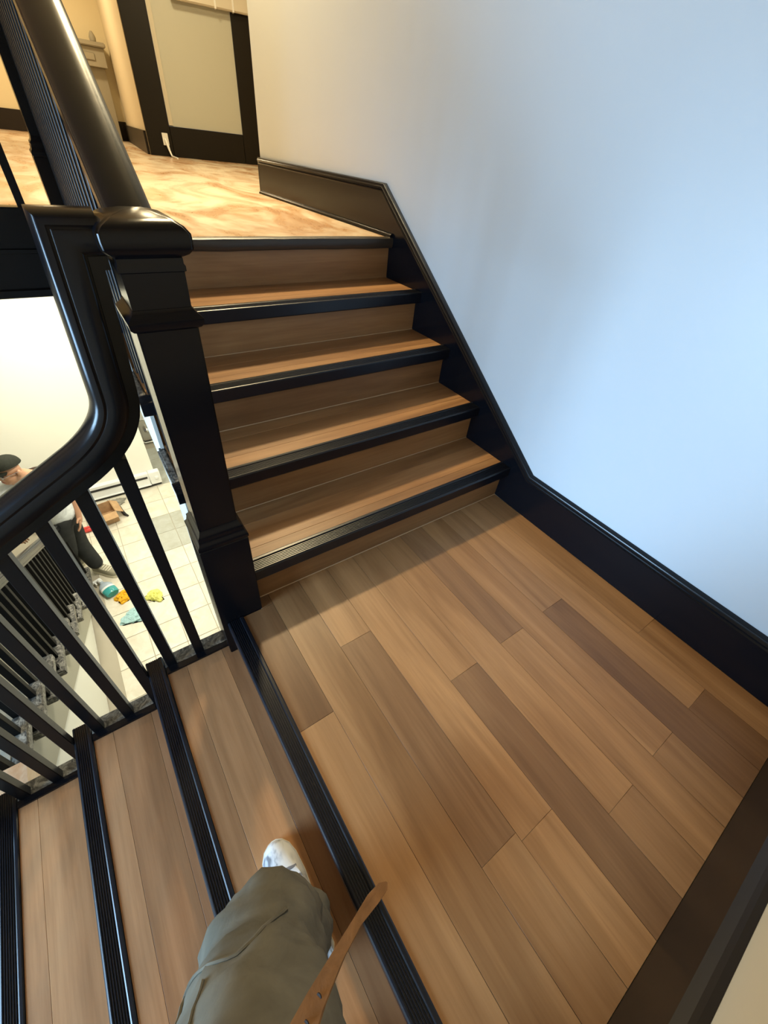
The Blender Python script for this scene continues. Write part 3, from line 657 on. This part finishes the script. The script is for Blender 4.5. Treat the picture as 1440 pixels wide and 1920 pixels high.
# nose, chin and ears
F = Vector((-0.84, -0.50, -0.18)).normalized(); SD = Vector((0.53, -0.85, 0)).normalized()
def spur(p, q, r0, r1, at): a = len(V); V.extend([p, q]); Rr.extend([r0, r1]); Ed.extend([(at, a), (a, a + 1)])
spur(headc + F * 0.075 + Vector((0, 0, -0.01)), headc + F * 0.112 + Vector((0, 0, -0.025)), 0.022, 0.013, 5)
spur(headc + F * 0.07 + Vector((0, 0, -0.075)), headc + F * 0.085 + Vector((0, 0, -0.09)), 0.034, 0.022, 4)
body = skin_obj('body', V, Ed, Rr, SKIN, mn, 0, 2, hipc)
for s in (1, -1):
    bm = bmesh.new(); bmesh.ops.create_uvsphere(bm, u_segments=12, v_segments=8, radius=1.0)
    p = headc + SD * s * 0.084 + Vector((0.012, 0.008, -0.012)); ax = SD * s
    for v in bm.verts: v.co = p + ax * v.co.x * 0.014 + Vector((0, 0, 1)) * v.co.z * 0.034 + F * v.co.y * 0.020
    finish('ear', bm, SKIN, mn, True)
    bm = bmesh.new(); q = headc + F * 0.088 + SD * s * 0.032 + Vector((0, 0, 0.012))
    bmesh.ops.create_uvsphere(bm, u_segments=10, v_segments=6, radius=0.012); bmesh.ops.translate(bm, verts=bm.verts[:], vec=q); finish('eye', bm, mat('eye_dark', (0.03, 0.02, 0.02), 0.2), mn, True)
bm = bmesh.new(); q = headc + F * 0.090 + Vector((0, 0, -0.058)); tube(bm, [q - SD * 0.024, q + F * 0.006, q + SD * 0.024], 0.006); finish('mouth', bm, mat('lips', (0.32, 0.12, 0.09), 0.5), mn, True)
bm = bmesh.new()
for s in (1, -1):
    c = headc + F * 0.104 + SD * s * 0.034 + Vector((0, 0, 0.012)); u = SD; v_ = F.cross(SD).normalized()
    tube(bm, [c + (u * math.cos(t) * 0.026 + v_ * math.sin(t) * 0.019) for t in [i * math.pi / 6 for i in range(13)]], 0.0025, 6)
    tube(bm, [c + u * s * 0.026, headc + SD * s * 0.092 + Vector((0.01, 0.006, 0.01))], 0.0022, 6)
finish('glasses', bm, mat('grey_metal', (0.5, 0.5, 0.5), 0.3, metal=0.8), mn, True)
# cap: crown, brim, patch
CAPM = cloth('black_cap_cloth', (0.022, 0.024, 0.018), 80, 0.2)
upv = Vector((-0.10, 0.10, 0.99)).normalized(); fwd = (F - upv * F.dot(upv)).normalized(); sdv = upv.cross(fwd)
bm = bmesh.new(); bmesh.ops.create_uvsphere(bm, u_segments=28, v_segments=16, radius=1.0)
bmesh.ops.delete(bm, geom=[v for v in bm.verts if v.co.z < -0.15], context='VERTS')
for v in bm.verts: c = v.co.copy(); v.co = headc + upv * (0.048 + c.z * 0.092) + fwd * (c.x * 0.107) + sdv * (c.y * 0.093)
cap_o = finish('cap', bm, CAPM, mn, True)
bm = bmesh.new(); rows = []
for i in range(9):
    a = math.radians(-62 + 124 * i / 8); row = []
    for r_, dz in ((0.100, 0.040), (0.140, 0.034), (0.172, 0.022)):
        rr_ = r_ if abs(a) < 0.9 or r_ < 0.11 else r_ * 0.86
        row.append(bm.verts.new(headc + fwd * math.cos(a) * rr_ + sdv * math.sin(a) * min(rr_, 0.115) * 0.9 + upv * (dz - 0.010 * math.sin(a) ** 2)))
    rows.append(row)
for i in range(8):
    for j in range(2): bm.faces.new((rows[i][j], rows[i][j + 1], rows[i + 1][j + 1], rows[i + 1][j]))
bmesh.ops.solidify(bm, geom=bm.faces[:], thickness=0.005); finish('brim', bm, CAPM, cap_o, True)
bm = bmesh.new()
pv = []
for i in range(5):
    a = math.radians(8 + 40 * i / 4); row = []
    for e_ in (18, 30, 42):
        e2 = math.radians(e_); d = Vector((math.cos(e2) * math.cos(a), math.cos(e2) * math.sin(a), math.sin(e2)))
        row.append(bm.verts.new(headc + upv * (0.048 + d.z * 0.095) + fwd * (d.x * 0.115) + sdv * (d.y * 0.101)))
    pv.append(row)
for i in range(4):
    for j in range(2): bm.faces.new((pv[i][j], pv[i][j + 1], pv[i + 1][j + 1], pv[i + 1][j]))
bmesh.ops.solidify(bm, geom=bm.faces[:], thickness=0.002); finish('cap_patch', bm, mat('cap_patch', (0.85, 0.80, 0.60), 0.7), cap_o, True)
SHIRT = cloth('white_shirt_cloth', (0.74, 0.78, 0.80), 14, 0.5)
skin_obj('t_shirt', [hipc + Vector((0, 0, -0.075)), hipc + Vector((0, 0, 0.10)), chest, neckb + Vector((0, 0, -0.03)), sh_r, sh_r.lerp(el_r, 0.75), sh_l, sh_l.lerp(el_l, 0.75), neckb + Vector((0.010, 0.012, 0.030))],
         [(0, 1), (1, 2), (2, 3), (3, 4), (4, 5), (3, 6), (6, 7), (3, 8)], [0.150, 0.152, 0.178, 0.130, 0.098, 0.080, 0.098, 0.080, 0.086], SHIRT, mn, 2, 2, hipc)
TRO = cloth('charcoal_trouser_cloth', (0.028, 0.030, 0.030), 14, 0.5)
skin_obj('trousers', [hipc + Vector((0, 0, 0.06)), hipc + Vector((0, 0, -0.03)), hip_r, kn_r, an_r + Vector((0, 0, 0.0)), hip_l, kn_l, an_l + Vector((0, 0, 0.0))],
         [(0, 1), (1, 2), (2, 3), (3, 4), (1, 5), (5, 6), (6, 7)], [0.132, 0.140, 0.108, 0.092, 0.078, 0.108, 0.092, 0.078], TRO, mn, 1, 2, hipc)
def sneaker(name, ax, ay, z, dirv, parent, upper, sole, s=1.0, laces=None):
    d = Vector((dirv[0], dirv[1], 0)).normalized(); sd = Vector((-d.y, d.x, 0))
    def P(u, v, zz): q = Vector((ax, ay, z)) + d * u * s + sd * v * s; return (q.x, q.y, z + zz * s)
    bm = bmesh.new(); out = [(-0.075, 0.028), (-0.06, 0.038), (0.02, 0.040), (0.10, 0.049), (0.150, 0.048), (0.178, 0.041), (0.196, 0.028), (0.205, 0.012), (0.207, 0.0)]
    poly = out + [(u, -v * 0.95) for u, v in out[::-1][1:]]
    prism(bm, poly, lambda u, v, t: P(u, v, t), 0.001, 0.030); so = finish(name, bm, sole, parent, True)
    bm = bmesh.new(); rings = []
    for sc_, zz in ((0.97, 0.0305), (0.97, 0.045), (0.90, 0.062), (0.72, 0.080)):
        ring = []
        for u, v in poly:
            hh = zz + (0.045 * max(0, (0.10 - u) / 0.17) if zz > 0.05 else 0)
            ring.append(bm.verts.new(P((u - 0.03) * (sc_ if u > 0.03 else 0.97) + 0.03 - (0.02 if zz > 0.07 else 0), v * sc_, hh)))
        rings.append(ring)
    q = len(poly)
    for i in range(3):
        for j in range(q): bm.faces.new((rings[i][j], rings[i][(j + 1) % q], rings[i + 1][(j + 1) % q], rings[i + 1][j]))
    bm.faces.new(rings[-1]); bm.faces.new(rings[0][::-1])
    up_ = finish('upper', bm, upper, so, True)
    if laces:
        for i in range(4):
            u = 0.045 + i * 0.024; bm = bmesh.new(); zz = 0.092 - 0.03 * max(0, (u - 0.0) / 0.17) + 0.012
            tube(bm, [P(u, -0.03, zz - 0.008), P(u + 0.006, 0, zz), P(u, 0.03, zz - 0.008)], 0.0045 * s, 6); finish('lace', bm, laces, so, True)
    return so
CRS = mat('cream_shoe', (0.74, 0.69, 0.55), 0.6); BRS = mat('olive_shoe_mesh', (0.30, 0.28, 0.20), 0.7)
sneaker('shoe', an_r.x, an_r.y, ZF, (0.35, -0.35), mn, BRS, CRS, 1.15, CRS)
sneaker('shoe', an_l.x, an_l.y, ZF, (-0.9, -0.1), mn, BRS, CRS, 1.15, CRS)
ft = bpy.data.curves.new('shirt_print', 'FONT'); ft.body = 'M.CA'; ft.size = 0.035; ft.extrude = 0.0005
tmp_ = bpy.data.objects.new('tmp_', ft); fo = bpy.data.objects.new('shirt_print', bpy.data.meshes.new_from_object(tmp_)); bpy.data.objects.remove(tmp_); COL.objects.link(fo); fo.data.materials.clear(); fo.data.materials.append(mat('print_grey', (0.25, 0.27, 0.28), 0.8))
fo.parent = mn; fo.location = Vector((-1.19, 3.03, -1.43)) - WL[mn.name]; fo.rotation_euler = (math.radians(72), 0, math.radians(-25))

# the photographer's own leg on the first tread below the landing
ph = thing('person', (-0.24, -0.95, -H2), 'leg in khaki work trousers and white sneaker stepping on the tread below the landing', 'person')
z1 = -H2
an_ = Vector((-0.232, -0.835, z1 + 0.095)); kn = Vector((-0.280, -0.832, 0.285)); hp = Vector((-0.365, -1.06, 0.62)); pel = Vector((-0.35, -1.16, 0.73))
hp2 = Vector((-0.29, -1.20, 0.60)); kn2 = Vector((-0.29, -1.205, 0.22)); an2 = Vector((-0.29, -1.195, z1 + 0.10))
skin_obj('body', [pel, hp, kn, an_, hp2, kn2, an2], [(0, 1), (1, 2), (2, 3), (0, 4), (4, 5), (5, 6)], [0.07, 0.062, 0.048, 0.034, 0.05, 0.04, 0.034], SKIN, ph, 0, 2, pel)
tv = [pel + Vector((0, 0.01, 0.01)), hp, hp.lerp(kn, 0.35), hp.lerp(kn, 0.66), hp.lerp(kn, 0.74), hp.lerp(kn, 0.79), hp.lerp(kn, 0.86), kn + Vector((0, 0.014, 0.008)), kn + Vector((0.006, 0.004, -0.06)), kn.lerp(an_, 0.40), kn.lerp(an_, 0.52), kn.lerp(an_, 0.64), an_ + Vector((0, 0, -0.01)), hp2, kn2, an2]
tro = skin_obj('trousers', tv, chain(13) + [(0, 13), (13, 14), (14, 15)], [0.085, 0.116, 0.115, 0.107, 0.106, 0.092, 0.098, 0.092, 0.088, 0.084, 0.070, 0.080, 0.066, 0.07, 0.066, 0.058], PANT, ph, 0, 3, pel)
tx = bpy.data.textures.new('folds', 'CLOUDS'); tx.noise_scale = 0.055; tx.noise_depth = 2
dm = tro.modifiers.new('folds', 'DISPLACE'); dm.texture = tx; dm.strength = 0.030; dm.mid_level = 0.5; dm.texture_coords = 'LOCAL'
def shoe_leather():
    M = mat('white_shoe_leather', rough=0.5); b = M.node_tree.nodes['Principled BSDF']; n = noise_tex(M, coords(M, (1, 0.5, 1)), 22, 3, 0.5, 1.0)
    L(M, ramp(M, n, [(0.36, (0.16, 0.17, 0.19)), (0.44, (0.50, 0.52, 0.55)), (0.52, (0.66, 0.67, 0.68))]), b.inputs['Base Color']); return M
WSH = shoe_leather()
sneaker('shoe', -0.224, -0.832, z1, (-0.05, 1.0), ph, WSH, mat('off_white_sole', (0.62, 0.58, 0.48), 0.6), 0.95, mat('grey_lace', (0.22, 0.22, 0.24), 0.7))
sneaker('shoe', -0.29, -1.19, z1, (-0.25, 1.0), ph, WSH, MATS['off_white_sole'], 0.95, MATS['grey_lace'])
# belt end
bm = bmesh.new(); LB = [(-0.275, -0.955, 0.775), (-0.250, -0.927, 0.768), (-0.225, -0.914, 0.762), (-0.200, -0.904, 0.757), (-0.178, -0.897, 0.752), (-0.160, -0.893, 0.748), (-0.150, -0.8915, 0.746), (-0.1455, -0.891, 0.745)]
WB = [0.0135, 0.0118, 0.0076, 0.0048, 0.0040, 0.0056, 0.0046, 0.001]; rg = []
for p, wv in zip(LB, WB):
    c = Vector(p); n = Vector((0.38, -0.86, 0.35)).normalized(); t = Vector((0.55, 0.15, 0.82)).cross(n).normalized() * 0.0018
    rg.append([bm.verts.new(c + n * wv + t), bm.verts.new(c - n * wv + t), bm.verts.new(c - n * wv - t), bm.verts.new(c + n * wv - t)])
for i in range(len(rg) - 1):
    for j in range(4): bm.faces.new((rg[i][j], rg[i][(j + 1) % 4], rg[i + 1][(j + 1) % 4], rg[i + 1][j]))
bm.faces.new(rg[0]); bm.faces.new(rg[-1][::-1])
blt = finish('belt', bm, cloth('brown_leather', (0.20, 0.10, 0.042), 60, 0.3), ph, True); blt['label'] = 'pointed end of a worn brown leather belt'

for i_, (tt, off) in enumerate(((0.20, 0.002), (0.36, -0.001))):
    a_ = Vector(LB[1]).lerp(Vector(LB[3]), tt * 1.6); bm = bmesh.new(); nn = Vector((0.38, -0.86, 0.35)).normalized(); tn = Vector((0.55, 0.15, 0.82)).cross(nn).normalized()
    if tn.z < 0: tn = -tn
    ux = nn; uy = tn.cross(nn)
    vs_ = [bm.verts.new(a_ + ux * math.cos(k * math.pi / 5) * 0.0021 + uy * math.sin(k * math.pi / 5) * 0.0021 + tn * 0.0024) for k in range(10)]
    f_ = bm.faces.new(vs_); r_ = bmesh.ops.extrude_face_region(bm, geom=[f_]); bmesh.ops.translate(bm, verts=[v for v in r_['geom'] if isinstance(v, bmesh.types.BMVert)], vec=-tn * 0.0008)
    finish('belt_hole', bm, mat('hole_dark', (0.02, 0.012, 0.008), 0.8), blt)
# stitched seams lying on the trouser leg
from mathutils.bvhtree import BVHTree
dg = bpy.context.evaluated_depsgraph_get(); dg.update(); ev = tro.evaluated_get(dg); em = ev.to_mesh()
mw = Matrix.Translation(WL[tro.name]); bv = BVHTree.FromPolygons([mw @ v.co for v in em.vertices], [tuple(p.vertices) for p in em.polygons])
def on_leg(axis, radial):
    d = Vector(radial).normalized(); h = bv.ray_cast(axis + d * 0.4, -d); return h[0] + d * 0.0008 if h[0] else None
def seam(pairs, r):
    ps = [p for p in (on_leg(a, d) for a, d in pairs) if p]
    if len(ps) > 2: bm = bmesh.new(); tube(bm, ps, r, 6); finish('seam', bm, PANT, tro, True)
seam([(hp.lerp(kn, 0.05 + 0.9 * i / 24), (-0.72, 0.30, 0.55)) for i in range(25)], 0.0028)
seam([(hp.lerp(kn, 0.80 + 0.03 * math.sin(i * 0.5)), (math.sin(-1.1 + 1.9 * i / 16), 0.55, math.cos(-1.1 + 1.9 * i / 16))) for i in range(17)], 0.0026)
seam([(hp.lerp(kn, 0.62 + 0.20 * i / 8), (-0.50 + 0.02 * i, 0.30, 0.8)) for i in range(9)], 0.0022)
ev.to_mesh_clear()
